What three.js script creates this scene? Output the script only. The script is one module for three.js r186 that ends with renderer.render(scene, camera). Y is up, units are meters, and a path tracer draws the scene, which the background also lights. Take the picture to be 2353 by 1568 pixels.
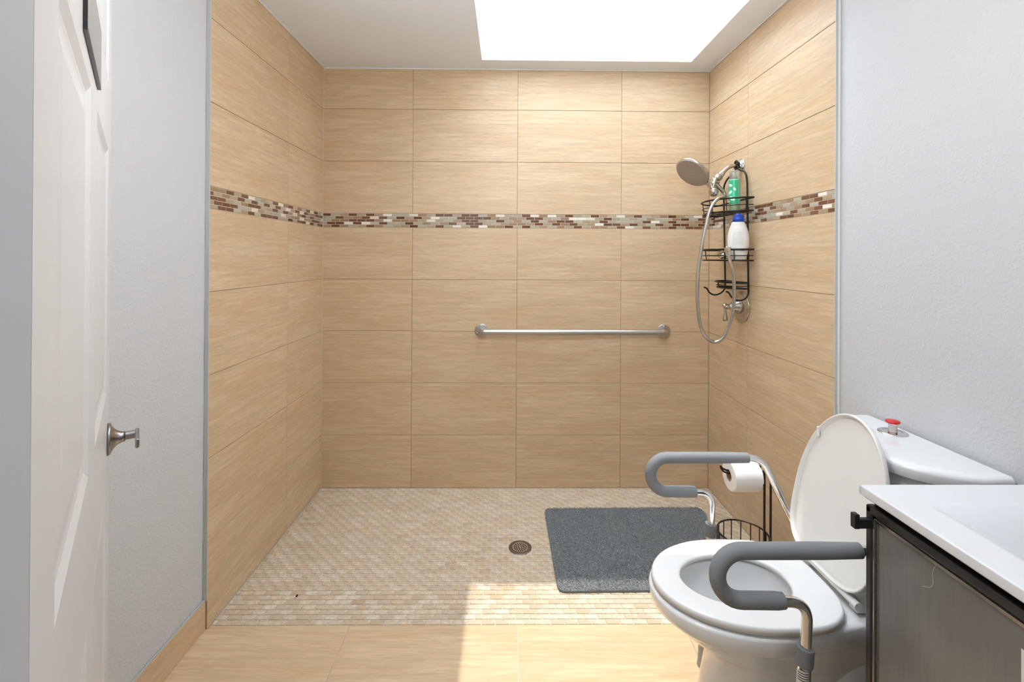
import * as THREE from 'three';
import { mergeGeometries } from 'three/addons/utils/BufferGeometryUtils.js';
import { RoundedBoxGeometry } from 'three/addons/geometries/RoundedBoxGeometry.js';

// ---------------------------------------------------------------- camera, sky, sun, exposure
const scene = new THREE.Scene();
const camera = new THREE.PerspectiveCamera(2 * Math.atan(784 / 1070.1) * 180 / Math.PI, 2353 / 1568, 0.05, 60);
camera.position.set(0, 1.354, 2.738);
camera.rotation.set(0.0024, -0.0107, 0.0052, 'YXZ');
camera.setViewOffset(2353, 1568, 0, 194.3, 2353, 1568);   // shift lens

scene.background = new THREE.Color(0.83, 0.97, 1.14);     // bright hazy sky, seen only through the skylight
scene.backgroundIntensity = 13;

const SLOPE = 0.1986;                                     // sun leans from behind the back wall
const sun = new THREE.DirectionalLight(new THREE.Color(1.0, 0.95, 0.88), 3.2);
sun.position.set(0.44, 4, 1 - SLOPE * 4); sun.target.position.set(0.44, 0, 1);
sun.castShadow = true; sun.shadow.mapSize.set(2048, 2048); sun.shadow.radius = 1;
Object.assign(sun.shadow.camera, { left: -2.5, right: 2.5, top: 3, bottom: -3, near: 0.1, far: 9 });
scene.add(sun, sun.target);

const renderer = new THREE.WebGLRenderer({ antialias: true });
renderer.toneMapping = THREE.LinearToneMapping;
renderer.toneMappingExposure = 1.0;
renderer.shadowMap.enabled = true;

// ---------------------------------------------------------------- helpers
const V2 = (x, y) => new THREE.Vector2(x, y), V3 = (x, y, z) => new THREE.Vector3(x, y, z);
let seedState = 1234567;
function rnd() { seedState = (seedState + 0x6d2b79f5) | 0; let t = Math.imul(seedState ^ (seedState >>> 15), 1 | seedState); t = (t + Math.imul(t ^ (t >>> 7), 61 | t)) ^ t; return ((t ^ (t >>> 14)) >>> 0) / 4294967296; }
const used = new Map();
function numbered(name) { const n = used.get(name) || 0; used.set(name, n + 1); return n ? `${name}_${String(n).padStart(3, '0')}` : name; }
function shade(o) { o.castShadow = true; o.receiveShadow = true; return o; }
function thing(name, label, category, x = 0, y = 0, z = 0, turn = 0) {
  const g = new THREE.Group(); g.name = numbered(name); g.position.set(x, y, z); g.rotation.y = turn;
  g.userData = { label, category }; scene.add(g); return g;
}
function structure(name, x = 0, y = 0, z = 0) {
  const g = new THREE.Group(); g.name = name; g.position.set(x, y, z); g.userData = { kind: 'structure' }; scene.add(g); return g;
}
function part(parent, name, geo, mat, label) {
  const m = shade(new THREE.Mesh(geo, mat)); m.name = name; if (label) m.userData.label = label; parent.add(m); return m;
}
function numberedPart(parent, name, geo, mat) {
  const c = parent.userData.counts || (parent.userData.counts = {}); const n = c[name] || 0; c[name] = n + 1;
  return part(parent, n ? `${name}_${String(n).padStart(3, '0')}` : name, geo, mat);
}
function flat(geo) { return geo.index ? geo.toNonIndexed() : geo; }
function join(list) {
  return mergeGeometries(list.map((g) => { const h = flat(g); for (const k of Object.keys(h.attributes)) if (!['position', 'normal', 'uv'].includes(k)) h.deleteAttribute(k); return h; }));
}
function box(w, h, d, x = 0, y = 0, z = 0) { const g = new THREE.BoxGeometry(w, h, d); g.translate(x, y, z); return g; }
function span(x0, x1, y0, y1, z0, z1) { return box(x1 - x0, y1 - y0, z1 - z0, (x0 + x1) / 2, (y0 + y1) / 2, (z0 + z1) / 2); }
function rbox(w, h, d, r, x = 0, y = 0, z = 0, seg = 2) { const g = new RoundedBoxGeometry(w, h, d, seg, r); g.translate(x, y, z); return g; }
// uv in metres from position and facing
function metres(geo, s = 1) {
  const g = flat(geo), p = g.attributes.position, n = g.attributes.normal, uv = new Float32Array(p.count * 2);
  for (let i = 0; i < p.count; i++) {
    const ax = Math.abs(n.getX(i)), ay = Math.abs(n.getY(i)), az = Math.abs(n.getZ(i));
    const [u, v] = ax >= ay && ax >= az ? [p.getZ(i), p.getY(i)] : ay >= az ? [p.getX(i), p.getZ(i)] : [p.getX(i), p.getY(i)];
    uv[2 * i] = u * s; uv[2 * i + 1] = v * s;
  }
  g.setAttribute('uv', new THREE.BufferAttribute(uv, 2)); return g;
}
// tube along points, radius a number or a function of the share 0..1
function tube(pts, radius, radial = 12, closed = false, caps = true) {
  const n = pts.length, rad = typeof radius === 'function' ? radius : () => radius;
  const tan = pts.map((p, i) => { const a = pts[closed ? (i - 1 + n) % n : Math.max(0, i - 1)], b = pts[closed ? (i + 1) % n : Math.min(n - 1, i + 1)]; return b.clone().sub(a).normalize(); });
  let nor = Math.abs(tan[0].y) < 0.9 ? V3(0, 1, 0) : V3(1, 0, 0);
  const pos = [], uv = [], idx = [];
  const frames = [];
  for (let i = 0; i < n; i++) { nor = nor.clone().sub(tan[i].clone().multiplyScalar(nor.dot(tan[i]))).normalize(); frames.push([nor, tan[i].clone().cross(nor)]); }
  const rows = closed ? n + 1 : n; let len = 0;
  for (let i = 0; i < rows; i++) {
    const k = i % n, [a, b] = frames[k], r = rad(n > 1 ? i / (rows - 1) : 0);
    if (i) len += pts[k].distanceTo(pts[(i - 1) % n]);
    for (let j = 0; j <= radial; j++) { const t = j / radial * Math.PI * 2, c = Math.cos(t) * r, s = Math.sin(t) * r; pos.push(pts[k].x + a.x * c + b.x * s, pts[k].y + a.y * c + b.y * s, pts[k].z + a.z * c + b.z * s); uv.push(j / radial, len); }
  }
  const w = radial + 1;
  for (let i = 0; i < rows - 1; i++) for (let j = 0; j < radial; j++) { const p = i * w + j; idx.push(p, p + 1, p + w, p + 1, p + w + 1, p + w); }
  const g = new THREE.BufferGeometry();
  if (!closed && caps) for (const e of [0, rows - 1]) {
    const c = pos.length / 3; pos.push(pts[e].x, pts[e].y, pts[e].z); uv.push(0, 0);
    const first = pos.length / 3;
    for (let j = 0; j <= radial; j++) { const q = (e * w + j) * 3; pos.push(pos[q], pos[q + 1], pos[q + 2]); uv.push(0, 0); }
    for (let j = 0; j < radial; j++) e ? idx.push(c, first + j, first + j + 1) : idx.push(c, first + j + 1, first + j);
  }
  g.setAttribute('position', new THREE.Float32BufferAttribute(pos, 3)); g.setAttribute('uv', new THREE.Float32BufferAttribute(uv, 2)); g.setIndex(idx); g.computeVertexNormals();
  // smooth the seam
  const N = g.attributes.normal;
  for (let i = 0; i < rows; i++) { const a = i * w, b = a + radial, v = V3(N.getX(a) + N.getX(b), N.getY(a) + N.getY(b), N.getZ(a) + N.getZ(b)).normalize(); N.setXYZ(a, v.x, v.y, v.z); N.setXYZ(b, v.x, v.y, v.z); }
  return g;
}
// polyline whose corners are rounded with the given radius
function bent(corners, r, steps = 8) {
  const P = corners.map((c) => (c.isVector3 ? c : V3(...c))), out = [P[0].clone()];
  for (let i = 1; i < P.length - 1; i++) {
    const rr = Array.isArray(r) ? r[i - 1] : r, a = P[i - 1].clone().sub(P[i]), b = P[i + 1].clone().sub(P[i]);
    const d = Math.min(rr, a.length() * 0.49, b.length() * 0.49), s = P[i].clone().add(a.setLength(d)), e = P[i].clone().add(b.setLength(d));
    for (let k = 0; k <= steps; k++) { const t = k / steps; out.push(s.clone().multiplyScalar((1 - t) * (1 - t)).add(P[i].clone().multiplyScalar(2 * t * (1 - t))).add(e.clone().multiplyScalar(t * t))); }
  }
  out.push(P[P.length - 1].clone());
  return out.filter((p, i) => !i || p.distanceTo(out[i - 1]) > 1e-5);
}
function smooth(pts, n, closed = false) { return new THREE.CatmullRomCurve3(pts.map((p) => (p.isVector3 ? p : V3(...p))), closed, 'centripetal').getSpacedPoints(n).slice(0, closed ? n : n + 1); }
function lathe(profile, seg = 32) { return new THREE.LatheGeometry(profile.map(([r, y]) => V2(r, y)), seg); }
function along(geo, from, dir) { const g = geo.clone(); g.applyQuaternion(new THREE.Quaternion().setFromUnitVectors(V3(0, 1, 0), dir.clone().normalize())); g.translate(from.x, from.y, from.z); return g; }
// surface through rings of equal length; ends may be closed with a fan; loop joins last ring to first
function loft(rings, { capStart = false, capEnd = false, loop = false } = {}) {
  const n = rings[0].length, pos = [], idx = [], uv = [];
  const R = loop ? [...rings, rings[0]] : rings;
  R.forEach((ring, i) => { for (let j = 0; j < n; j++) { const p = ring[j]; pos.push(p.x, p.y, p.z); uv.push(j / n, i / R.length); } });
  for (let i = 0; i < R.length - 1; i++) for (let j = 0; j < n; j++) { const a = i * n + j, b = i * n + (j + 1) % n, c = a + n, d = b + n; idx.push(a, b, c, b, d, c); }
  if (loop) { const base = (R.length - 1) * n; for (let k = 0; k < idx.length; k++) if (idx[k] >= base) idx[k] -= base; pos.length = base * 3; uv.length = base * 2; }
  for (const [on, at] of [[capStart, 0], [capEnd, R.length - 1]]) if (on) {
    const c = pos.length / 3, m = V3(0, 0, 0); R[at].forEach((p) => m.add(p)); m.divideScalar(n); pos.push(m.x, m.y, m.z); uv.push(0, 0);
    for (let j = 0; j < n; j++) { const a = at * n + j, b = at * n + (j + 1) % n; at ? idx.push(a, b, c) : idx.push(b, a, c); }
  }
  const g = new THREE.BufferGeometry(); g.setAttribute('position', new THREE.Float32BufferAttribute(pos, 3)); g.setAttribute('uv', new THREE.Float32BufferAttribute(uv, 2)); g.setIndex(idx); g.computeVertexNormals(); return g;
}
// chamfered tile: face towards +z, back at z = 0
function tileGeo(w, h, t, c, uvx = 1, uvy = 1, ou = 0, ov = 0) {
  const x = w / 2, y = h / 2, P = [[-x, -y, 0], [x, -y, 0], [x, y, 0], [-x, y, 0], [-x, -y, t - c], [x, -y, t - c], [x, y, t - c], [-x, y, t - c], [-x + c, -y + c, t], [x - c, -y + c, t], [x - c, y - c, t], [-x + c, y - c, t]];
  const pos = [], uv = [], quad = (a, b, d, e) => [a, b, d, a, d, e].forEach((k) => { pos.push(...P[k]); uv.push((P[k][0] + x) * uvx + ou, (P[k][1] + y) * uvy + ov); });
  quad(8, 9, 10, 11);
  for (let k = 0; k < 4; k++) { const m = (k + 1) % 4; quad(k + 4, m + 4, m + 8, k + 8); quad(k, m, m + 4, k + 4); }
  const g = new THREE.BufferGeometry(); g.setAttribute('position', new THREE.Float32BufferAttribute(pos, 3)); g.setAttribute('uv', new THREE.Float32BufferAttribute(uv, 2)); g.computeVertexNormals(); return g;
}

// ---------------------------------------------------------------- textures
function lattice(seed) {
  return (ix, iy) => { let h = Math.imul(ix, 374761393) ^ Math.imul(iy, 668265263) ^ Math.imul(seed, 974634317); h = Math.imul(h ^ (h >>> 13), 1274126177); return ((h ^ (h >>> 16)) >>> 0) / 4294967296; };
}
function noise(x, y, px, py, L) {   // value noise that repeats every px by py cells
  const ix = Math.floor(x), iy = Math.floor(y), fx = x - ix, fy = y - iy, sx = fx * fx * (3 - 2 * fx), sy = fy * fy * (3 - 2 * fy);
  const X0 = ((ix % px) + px) % px, X1 = (X0 + 1) % px, Y0 = ((iy % py) + py) % py, Y1 = (Y0 + 1) % py;
  const a = L(X0, Y0), b = L(X1, Y0), c = L(X0, Y1), d = L(X1, Y1);
  return a + (b - a) * sx + (c - a) * sy + (a - b - c + d) * sx * sy;
}
function fbm(u, v, fx, fy, oct, L, gain = 0.5) { let s = 0, a = 1, w = 0; for (let o = 0; o < oct; o++) { s += a * noise(u * fx + o * 7, v * fy + o * 3, fx, fy, L); w += a; a *= gain; fx *= 2; fy *= 2; } return s / w; }
function texture(w, h, f, srgb = false) {
  const data = new Uint8Array(w * h * 4);
  for (let y = 0; y < h; y++) for (let x = 0; x < w; x++) { const c = f((x + 0.5) / w, (y + 0.5) / h), o = (y * w + x) * 4; for (let k = 0; k < 3; k++) data[o + k] = Math.max(0, Math.min(255, Array.isArray(c) ? c[k] : c)); data[o + 3] = 255; }
  const t = new THREE.DataTexture(data, w, h); t.wrapS = t.wrapT = THREE.RepeatWrapping; t.magFilter = THREE.LinearFilter; t.minFilter = THREE.LinearMipmapLinearFilter; t.generateMipmaps = true; if (srgb) t.colorSpace = THREE.SRGBColorSpace; t.needsUpdate = true; return t;
}
const mix3 = (a, b, t) => a.map((v, i) => v + (b[i] - v) * t), ss = (a, b, x) => { const t = Math.max(0, Math.min(1, (x - a) / (b - a))); return t * t * (3 - 2 * t); };

// vein-cut travertine look porcelain, 1.3 m by 0.65 m
const L1 = lattice(11), L2 = lattice(29), L3 = lattice(53), L4 = lattice(71);
const TILE_U = 1 / 1.3, TILE_V = 1 / 0.65;
const tileMap = texture(2048, 1024, (u, v) => {
  const warp = (noise(u * 3, v * 4, 3, 4, L3) - 0.5) * 0.03 + (noise(u * 7, v * 12, 7, 12, L4) - 0.5) * 0.012 + (noise(u * 20, v * 24, 20, 24, L1) - 0.5) * 0.004;
  const vv = v + warp;
  const broad = fbm(u, vv, 3, 10, 3, L1), mid = fbm(u, vv, 9, 56, 4, L2), fine = fbm(u, vv, 36, 230, 2, L3), streak = fbm(u, vv, 14, 130, 2, L4), blot = fbm(u, v, 6, 6, 3, L3), pinkish = fbm(u, vv, 7, 34, 3, L4);
  let c = mix3([208, 182, 149], [219, 197, 166], ss(0.32, 0.68, broad * 0.5 + mid * 0.5));
  c = mix3(c, [211, 174, 134], ss(0.5, 0.74, pinkish) * 0.32 * ss(0.3, 0.6, blot));
  c = mix3(c, [203, 186, 158], ss(0.52, 0.74, 1 - pinkish) * 0.25);
  c = mix3(c, [194, 174, 146], ss(0.58, 0.78, streak) * 0.26 * ss(0.7, 0.4, blot));
  c = mix3(c, [227, 211, 186], ss(0.6, 0.82, 1 - streak) * 0.26);
  const k = 0.955 + 0.09 * fine; return [c[0] * k, c[1] * k * 0.98, c[2] * k * 0.95];
}, true);
const peelBump = texture(512, 512, (u, v) => { const a = fbm(u, v, 56, 56, 2, L1), b = noise(u * 120, v * 120, 120, 120, L2); return 255 * (0.75 * ss(0.4, 0.75, a) + 0.25 * b); });
const stoneMap = texture(512, 512, (u, v) => {
  const a = fbm(u, v, 10, 16, 4, L2), b = fbm(u, v, 40, 60, 2, L4); let c = mix3([206, 191, 169], [226, 214, 195], ss(0.3, 0.7, a)); c = mix3(c, [184, 163, 138], ss(0.62, 0.8, b) * 0.4); return c;
}, true);
const stainlessBump = texture(256, 256, (u, v) => 255 * fbm(u, v, 2, 120, 2, L3));
const grainMap = texture(512, 512, (u, v) => { const a = fbm(u, v, 90, 3, 3, L1), b = fbm(u, v, 3, 4, 3, L2); const k = 0.8 + 0.07 * a + 0.2 * (b - 0.5); return [138 * k, 134 * k, 129 * k]; }, true);

// ---------------------------------------------------------------- materials
const std = (color, roughness, metalness = 0, more = {}) => new THREE.MeshStandardMaterial({ color, roughness, metalness, ...more });
const phys = (color, roughness, metalness = 0, more = {}) => new THREE.MeshPhysicalMaterial({ color, roughness, metalness, ...more });
const M = {
  paint: std(0xcfd0d1, 0.6, 0, { bumpMap: peelBump, bumpScale: 0.0005 }), smoothPaint: std(0xcfd0d1, 0.65, 0, { bumpMap: peelBump, bumpScale: 0.00006 }),
  ceiling: std(0xf4f8ff, 0.8),
  shaft: std(0xf4f4f4, 0.8),
  grout: std(0xac967c, 0.9), bandGrout: std(0xd8cbb6, 0.9), groutFloor: std(0xd8cfc2, 0.95),
  tile: phys(0xffffff, 0.36, 0, { map: tileMap, specularIntensity: 0.8 }),
  trim: std(0xc4c5c4, 0.5), caulk: std(0xe9e7e2, 0.6), caulkGrey: std(0xb4b4b1, 0.8),
  doorWhite: phys(0xd2d2d2, 0.28), metal: std(0xa3a2a0, 0.28, 1), brushed: std(0xbfbcb5, 0.34, 1, { bumpMap: stainlessBump, bumpScale: 0.0002 }),
  nickel: std(0xc2b9ad, 0.27, 1), chrome: std(0xe2e2e2, 0.09, 1), darkMetal: std(0x6e6e70, 0.3, 1),
  blackWire: std(0x17150f, 0.35, 0.3), pewter: std(0x3b342d, 0.3, 0.8),
  porcelain: phys(0xf1f1f0, 0.12, 0, { clearcoat: 0.6, clearcoatRoughness: 0.05 }), seatPlastic: phys(0xf4f4f2, 0.22), lidPlastic: phys(0xf3f1ec, 0.3),
  foam: std(0x828486, 0.75), rubber: std(0xb0b0ae, 0.7), collar: std(0x77787a, 0.6),
  paper: std(0xf6f3f0, 0.95), card: std(0x9b7b5a, 0.9),
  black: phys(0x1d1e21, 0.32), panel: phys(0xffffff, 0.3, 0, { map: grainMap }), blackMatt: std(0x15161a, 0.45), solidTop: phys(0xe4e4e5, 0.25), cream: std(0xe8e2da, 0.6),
  mat: std(0x75797c, 0.95), redCap: phys(0xd01f26, 0.3), clear: phys(0xffffff, 0.05, 0, { transmission: 1, thickness: 0.02, ior: 1.45 }),
  blueCap: phys(0x1d4fc4, 0.35), lotion: phys(0xefece4, 0.35), hall: std(0xdcdcdc, 0.8), dark: std(0x0c0c0c, 0.9),
};

// ---------------------------------------------------------------- dimensions
const XL = -1.08, XR = 1.193, H = 2.463, ZL = 1.036, ZR = 1.056, ZF = 1.017;    // shower: left, right tile face, ceiling, ends of the tile, end of the mosaic floor
const PXL = -1.093, PXR = 1.211, ZWALL = 2.5225, ZEND = 4.1;
const COURSES = [0, 0.311, 0.617, 0.92, 1.223, 1.5265], UPPER = [1.609, 1.915, 2.222, 2.463], G = 0.0023, T = 0.009;
const fullTiles = new Map();
function tileAt(w, h) { const key = Math.round(w * 500) + '_' + Math.round(h * 500); if (!fullTiles.has(key)) fullTiles.set(key, Array.from({ length: 6 }, () => tileGeo(w, h, T, 0.0008, TILE_U, TILE_V, rnd(), rnd()))); const l = fullTiles.get(key); return l[Math.floor(rnd() * l.length)]; }

// glass and stone mosaic pieces of the band
const bandColours = [[0x6b4127, .12], [0x754a30, .12], [0xa08060, .5], [0xab9274, .25], [0xaf9f84, .5], [0xb9ae96, .5], [0xb8ae9f, .5], [0xe9dccb, .3], [0xf0e8da, .3], [0xa07c60, .3]];
const bandMats = bandColours.map(([c]) => phys(c, 0.14, 0, { clearcoat: 0.5, clearcoatRoughness: 0.06 }));
const bandPick = [0, 0, 0, 0, 1, 1, 1, 2, 2, 3, 3, 4, 4, 4, 5, 5, 5, 6, 7, 8, 9];
const brickGeo = new Map();
function bandBrick(w) { const k = Math.round(w * 2000); if (!brickGeo.has(k)) brickGeo.set(k, tileGeo(w, 0.0138, T - 0.0005, 0.0007)); return brickGeo.get(k); }

// one tiled wall: pieces placed by put(mesh, along, height); cuts are the vertical joints
function tiledWall(group, cuts, put) {
  const rows = [...COURSES.slice(0, -1).map((y, i) => [y, COURSES[i + 1]]), ...UPPER.slice(0, -1).map((y, i) => [y, UPPER[i + 1]])];
  for (const [y0, y1] of rows) for (let i = 0; i < cuts.length - 1; i++) {
    const w = cuts[i + 1] - cuts[i] - G, h = y1 - y0 - G; put(numberedPart(group, 'tile', tileAt(w, h), M.tile), (cuts[i] + cuts[i + 1]) / 2, (y0 + y1) / 2);
  }
  const a = cuts[0], b = cuts[cuts.length - 1];
  put(part(group, 'band_grout', tileGeo(b - a, UPPER[0] - COURSES[5] - 0.001, T - 0.0018, 0.0005), M.bandGrout), (a + b) / 2, (UPPER[0] + COURSES[5]) / 2);
  let last = -1;
  for (let r = 0; r < 5; r++) for (let x = a - rnd() * 0.004 - (r % 2) * 0.0254; x < b; x += 0.0508) {
    const s = Math.max(a, x), e = Math.min(b, x + 0.0508); if (e - s < 0.006) continue;
    let k = bandPick[Math.floor(rnd() * bandPick.length)]; if (k === last && rnd() < 0.4) k = bandPick[Math.floor(rnd() * bandPick.length)]; last = k;
    put(numberedPart(group, 'mosaic_tile', bandBrick(Math.round((e - s - 0.0028) * 1000) / 1000), bandMats[k]), (s + e) / 2, 1.5265 + 0.0006 + (r + 0.5) * 0.0163);
  }
}

// ---------------------------------------------------------------- walls
{
  const g = structure('wall_back');
  part(g, 'backing', span(XL - 0.2, XR + 0.2, -0.15, H + 0.12, -0.16, -T + 0.0068), M.grout);
  tiledWall(g, [XL, -0.556, 0.059, 0.672, XR], (m, x, y) => m.position.set(x, y, -T));
}
{
  const g = structure('wall_left');
  part(g, 'backing', span(PXL - 0.15, XL - T + 0.0068, 0, H, -0.005, ZL - 0.001), M.grout);
  part(g, 'plaster', metres(join([span(PXL - 0.15, PXL, -0.15, H + 0.12, ZL - 0.001, ZEND), span(PXL - 0.15, PXL - 0.02, -0.15, H + 0.12, -0.16, ZL)]), 3), M.paint);
  tiledWall(g, [-ZL, -0.429, 0], (m, u, y) => { m.position.set(XL - T, y, -u); m.rotation.y = Math.PI / 2; });
}
{
  const g = structure('wall_right');
  part(g, 'backing', span(XR + T - 0.0068, PXR + 0.15, 0, H, -0.005, ZR - 0.001), M.grout);
  part(g, 'plaster', metres(join([span(PXR, PXR + 0.15, -0.15, H + 0.12, ZR - 0.001, ZEND), span(PXR + 0.02, PXR + 0.15, -0.15, H + 0.12, -0.16, ZR)]), 3), M.paint);
  tiledWall(g, [0, 0.4415, ZR], (m, u, y) => { m.position.set(XR + T, y, u); m.rotation.y = -Math.PI / 2; });
}
{ // wall with the doorway the picture is taken from
  const g = structure('wall_front');
  part(g, 'plaster', metres(join([span(PXL, -0.2175, 0, H, ZWALL, ZWALL + 0.115), span(0.68, PXR, 0, H, ZWALL, ZWALL + 0.115), span(-0.2175, 0.68, 2.08, H, ZWALL, ZWALL + 0.115)]), 3), M.smoothPaint);
}
{ const g = structure('wall_rear'); part(g, 'plaster', metres(span(PXL - 0.15, PXR + 0.15, -0.15, H + 0.12, ZEND, ZEND + 0.12), 3), M.paint); }
// edge trims where tile meets paint, and the caulk lines
{ const g = structure('trim_1'); part(g, 'edge_strip', span(PXL, XL + 0.0005, 0.105, H, ZL - 0.001, ZL + 0.003), M.trim);
  const pts = []; for (let i = 0; i <= 60; i++) pts.push(V3(PXL + 0.001 + 0.0012 * Math.sin(i * 1.7) + 0.001 * Math.sin(i * 0.6), 0.11 + i * (H - 0.12) / 60, ZL + 0.003)); part(g, 'caulk', tube(pts, 0.0045, 6), M.caulkGrey); }
{ const g = structure('trim_2'); part(g, 'edge_strip', span(XR - 0.0005, PXR - 0.009, 0, H, ZR - 0.001, ZR + 0.003), M.trim);
  part(g, 'bead', tube([V3(PXR - 0.004, 0, ZR), V3(PXR - 0.004, 1.2, ZR), V3(PXR - 0.004, H, ZR)], 0.006, 10), M.caulk); }
{ const g = structure('trim_3'); part(g, 'caulk', join([tube([V3(XL + 0.003, H - 0.003, 0), V3(XL + 0.003, H - 0.003, ZL)], 0.005, 6), tube([V3(XR - 0.003, H - 0.003, 0), V3(XR - 0.003, H - 0.003, ZR)], 0.005, 6), tube([V3(XL, H - 0.003, 0.003), V3(XR, H - 0.003, 0.003)], 0.005, 6)]), M.caulk);
  part(g, 'corner_caulk', tube([V3(XL + 0.0015, 0, 0.0015), V3(XL + 0.0015, H - 0.005, 0.0015)], 0.0018, 6), std(0xdccbb0, 0.7)); }

// ---------------------------------------------------------------- ceiling with skylight
const SX0 = -0.146, SX1 = 1.033, SZ0 = 0.125, SZ1 = 0.923, SH = 0.9;
{
  const g = structure('ceiling');
  part(g, 'slab', join([span(PXL - 0.15, SX0, H, H + 0.12, -0.16, ZEND + 0.1), span(SX1, PXR + 0.15, H, H + 0.12, -0.16, ZEND + 0.1), span(SX0, SX1, H, H + 0.12, -0.16, SZ0), span(SX0, SX1, H, H + 0.12, SZ1, ZEND + 0.1)]), M.ceiling);
  const e = 0.0005;
  part(g, 'shaft', join([span(SX0 - 0.05, SX0 + e, H + e, H + SH, SZ0 - 0.05, SZ1 + 0.05), span(SX1 - e, SX1 + 0.05, H + e, H + SH, SZ0 - 0.05, SZ1 + 0.05), span(SX0, SX1, H + e, H + SH, SZ0 - 0.05, SZ0 + e), span(SX0, SX1, H + e, H + SH, SZ1 - e, SZ1 + 0.05)]), M.shaft);
}
{
  const g = structure('window_1');
  const y = H + SH;
  part(g, 'frame', join([span(SX0 - 0.05, SX0, y, y + 0.05, SZ0 - 0.05, SZ1 + 0.05), span(SX1, SX1 + 0.05, y, y + 0.05, SZ0 - 0.05, SZ1 + 0.05), span(SX0, SX1, y, y + 0.05, SZ0 - 0.05, SZ0), span(SX0, SX1, y, y + 0.05, SZ1, SZ1 + 0.05)]), M.darkMetal);
  part(g, 'pane', span(SX0, SX1, y + 0.02, y + 0.026, SZ0, SZ1), phys(0xffffff, 0, 0, { transmission: 1, thickness: 0, ior: 1.5 }));
}

// ---------------------------------------------------------------- floor
{
  const g = structure('floor');
  part(g, 'bed', span(PXL - 0.15, PXR + 0.15, -0.15, -0.0035, -0.16, ZEND + 0.1), M.groutFloor);
  const lay = (m, x, z, top = 0, t = T) => { m.position.set(x, top - t, z); m.rotation.x = -Math.PI / 2; };
  // large tiles; the second course is laid in half bond
  const rowsZ = []; for (let z = ZF; z < ZEND; z += 0.3065) rowsZ.push(z);
  rowsZ.forEach((z, r) => { if (z > 2.75) return;
    for (let k = -3; k < 4; k++) { const a = Math.max(PXL, 0.045 + 0.613 * k + (r % 2) * 0.3065), b = Math.min(PXR, 0.045 + 0.613 * (k + 1) + (r % 2) * 0.3065); if (b - a > 0.03) lay(numberedPart(g, 'tile', tileAt(b - a - G, 0.3065 - G), M.tile), (a + b) / 2, z + 0.153); } });
  part(g, 'hall_tile', metres(span(PXL, PXR, -0.004, 0, rowsZ.find((z) => z > 2.75), ZEND), 1), M.tile).userData.kind = 'stuff';
  // brick mosaic of the shower floor
  const PX = 0.0514, PZ = 0.02543, bt = 0.006, list = [];
  for (let r = 0; r < 40; r++) for (let x = -0.448 - 13 * PX - (r % 2) * PX / 2; x < XR; x += PX) {
    const s = Math.max(XL + 0.002, x + 0.0013), e = Math.min(XR - 0.002, x + PX - 0.0013); if (e - s < 0.008) continue;
    list.push([s, e, ZF - (r + 0.5) * PZ - 0.001, r]);
  }
  const tints = [0xffffff, 0xfaf7f2, 0xf5f0e8, 0xfdf9f2, 0xf2e4d2, 0xeeebe4, 0xf9f1e6, 0xefe2d2];
  const mats = tints.map((c) => std(c, 0.5, 0, { map: stoneMap }));
  const geos = new Map();
  const stone = (w) => { const k = Math.round(w * 500); if (!geos.has(k)) geos.set(k, [0, 1, 2, 3].map(() => tileGeo(w, PZ - 0.0026, bt, 0.0012, 4, 4, rnd(), rnd()))); return geos.get(k)[Math.floor(rnd() * 4)]; };
  const patch = (x, z) => fbm(x * 0.4 + 0.5, z * 0.4 + 0.5, 3, 3, 3, L3);
  const choose = (x, z) => { const p = patch(x, z) + (rnd() - 0.5) * 0.3; return p > 0.62 ? 4 : p > 0.55 ? [2, 7, 6, 5][Math.floor(rnd() * 4)] : [0, 1, 3, 6, 2][Math.floor(rnd() * 5)]; };
  list.slice(0, 299).forEach(([s, e, z]) => lay(numberedPart(g, 'mosaic_tile', stone(e - s), mats[choose((s + e) / 2, z)]), (s + e) / 2, z, 0, bt));
  const rest = list.slice(299), base = tileGeo(PX - 0.0026, PZ - 0.0026, bt, 0.0012, 4, 4, 0.3, 0.2);
  const im = shade(new THREE.InstancedMesh(base, std(0xffffff, 0.5, 0, { map: stoneMap }), rest.length)); im.name = 'mosaic_field'; im.userData.kind = 'stuff'; g.add(im);
  const q = new THREE.Quaternion().setFromAxisAngle(V3(1, 0, 0), -Math.PI / 2);
  rest.forEach(([s, e, z], i) => { im.setMatrixAt(i, new THREE.Matrix4().compose(V3((s + e) / 2, -bt + (rnd() - 0.5) * 0.0006, z), q, V3((e - s) / (PX - 0.0026), 1, 1))); const c = new THREE.Color(tints[choose((s + e) / 2, z)]); im.setColorAt(i, c.multiplyScalar(0.95 + rnd() * 0.1)); });
}
{ // tile skirting on the left painted wall
  const g = structure('baseboard_left');
  for (let z = ZL + 0.001; z < ZWALL; z += 0.613) { const e = Math.min(ZWALL, z + 0.613); const m = numberedPart(g, 'tile', tileGeo(e - z - 0.002, 0.105, T, 0.001, TILE_U, TILE_V, rnd(), rnd()), M.tile); m.position.set(PXL, 0.0525, (z + e) / 2); m.rotation.y = Math.PI / 2; }
  const pts = []; for (let i = 0; i <= 50; i++) pts.push(V3(PXL + 0.004 + 0.001 * Math.sin(i * 2.1), 0.106 + 0.001 * Math.sin(i * 0.9), ZL + i * 1.48 / 50)); part(g, 'caulk', tube(pts, 0.004, 6), M.caulkGrey);
}

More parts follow.
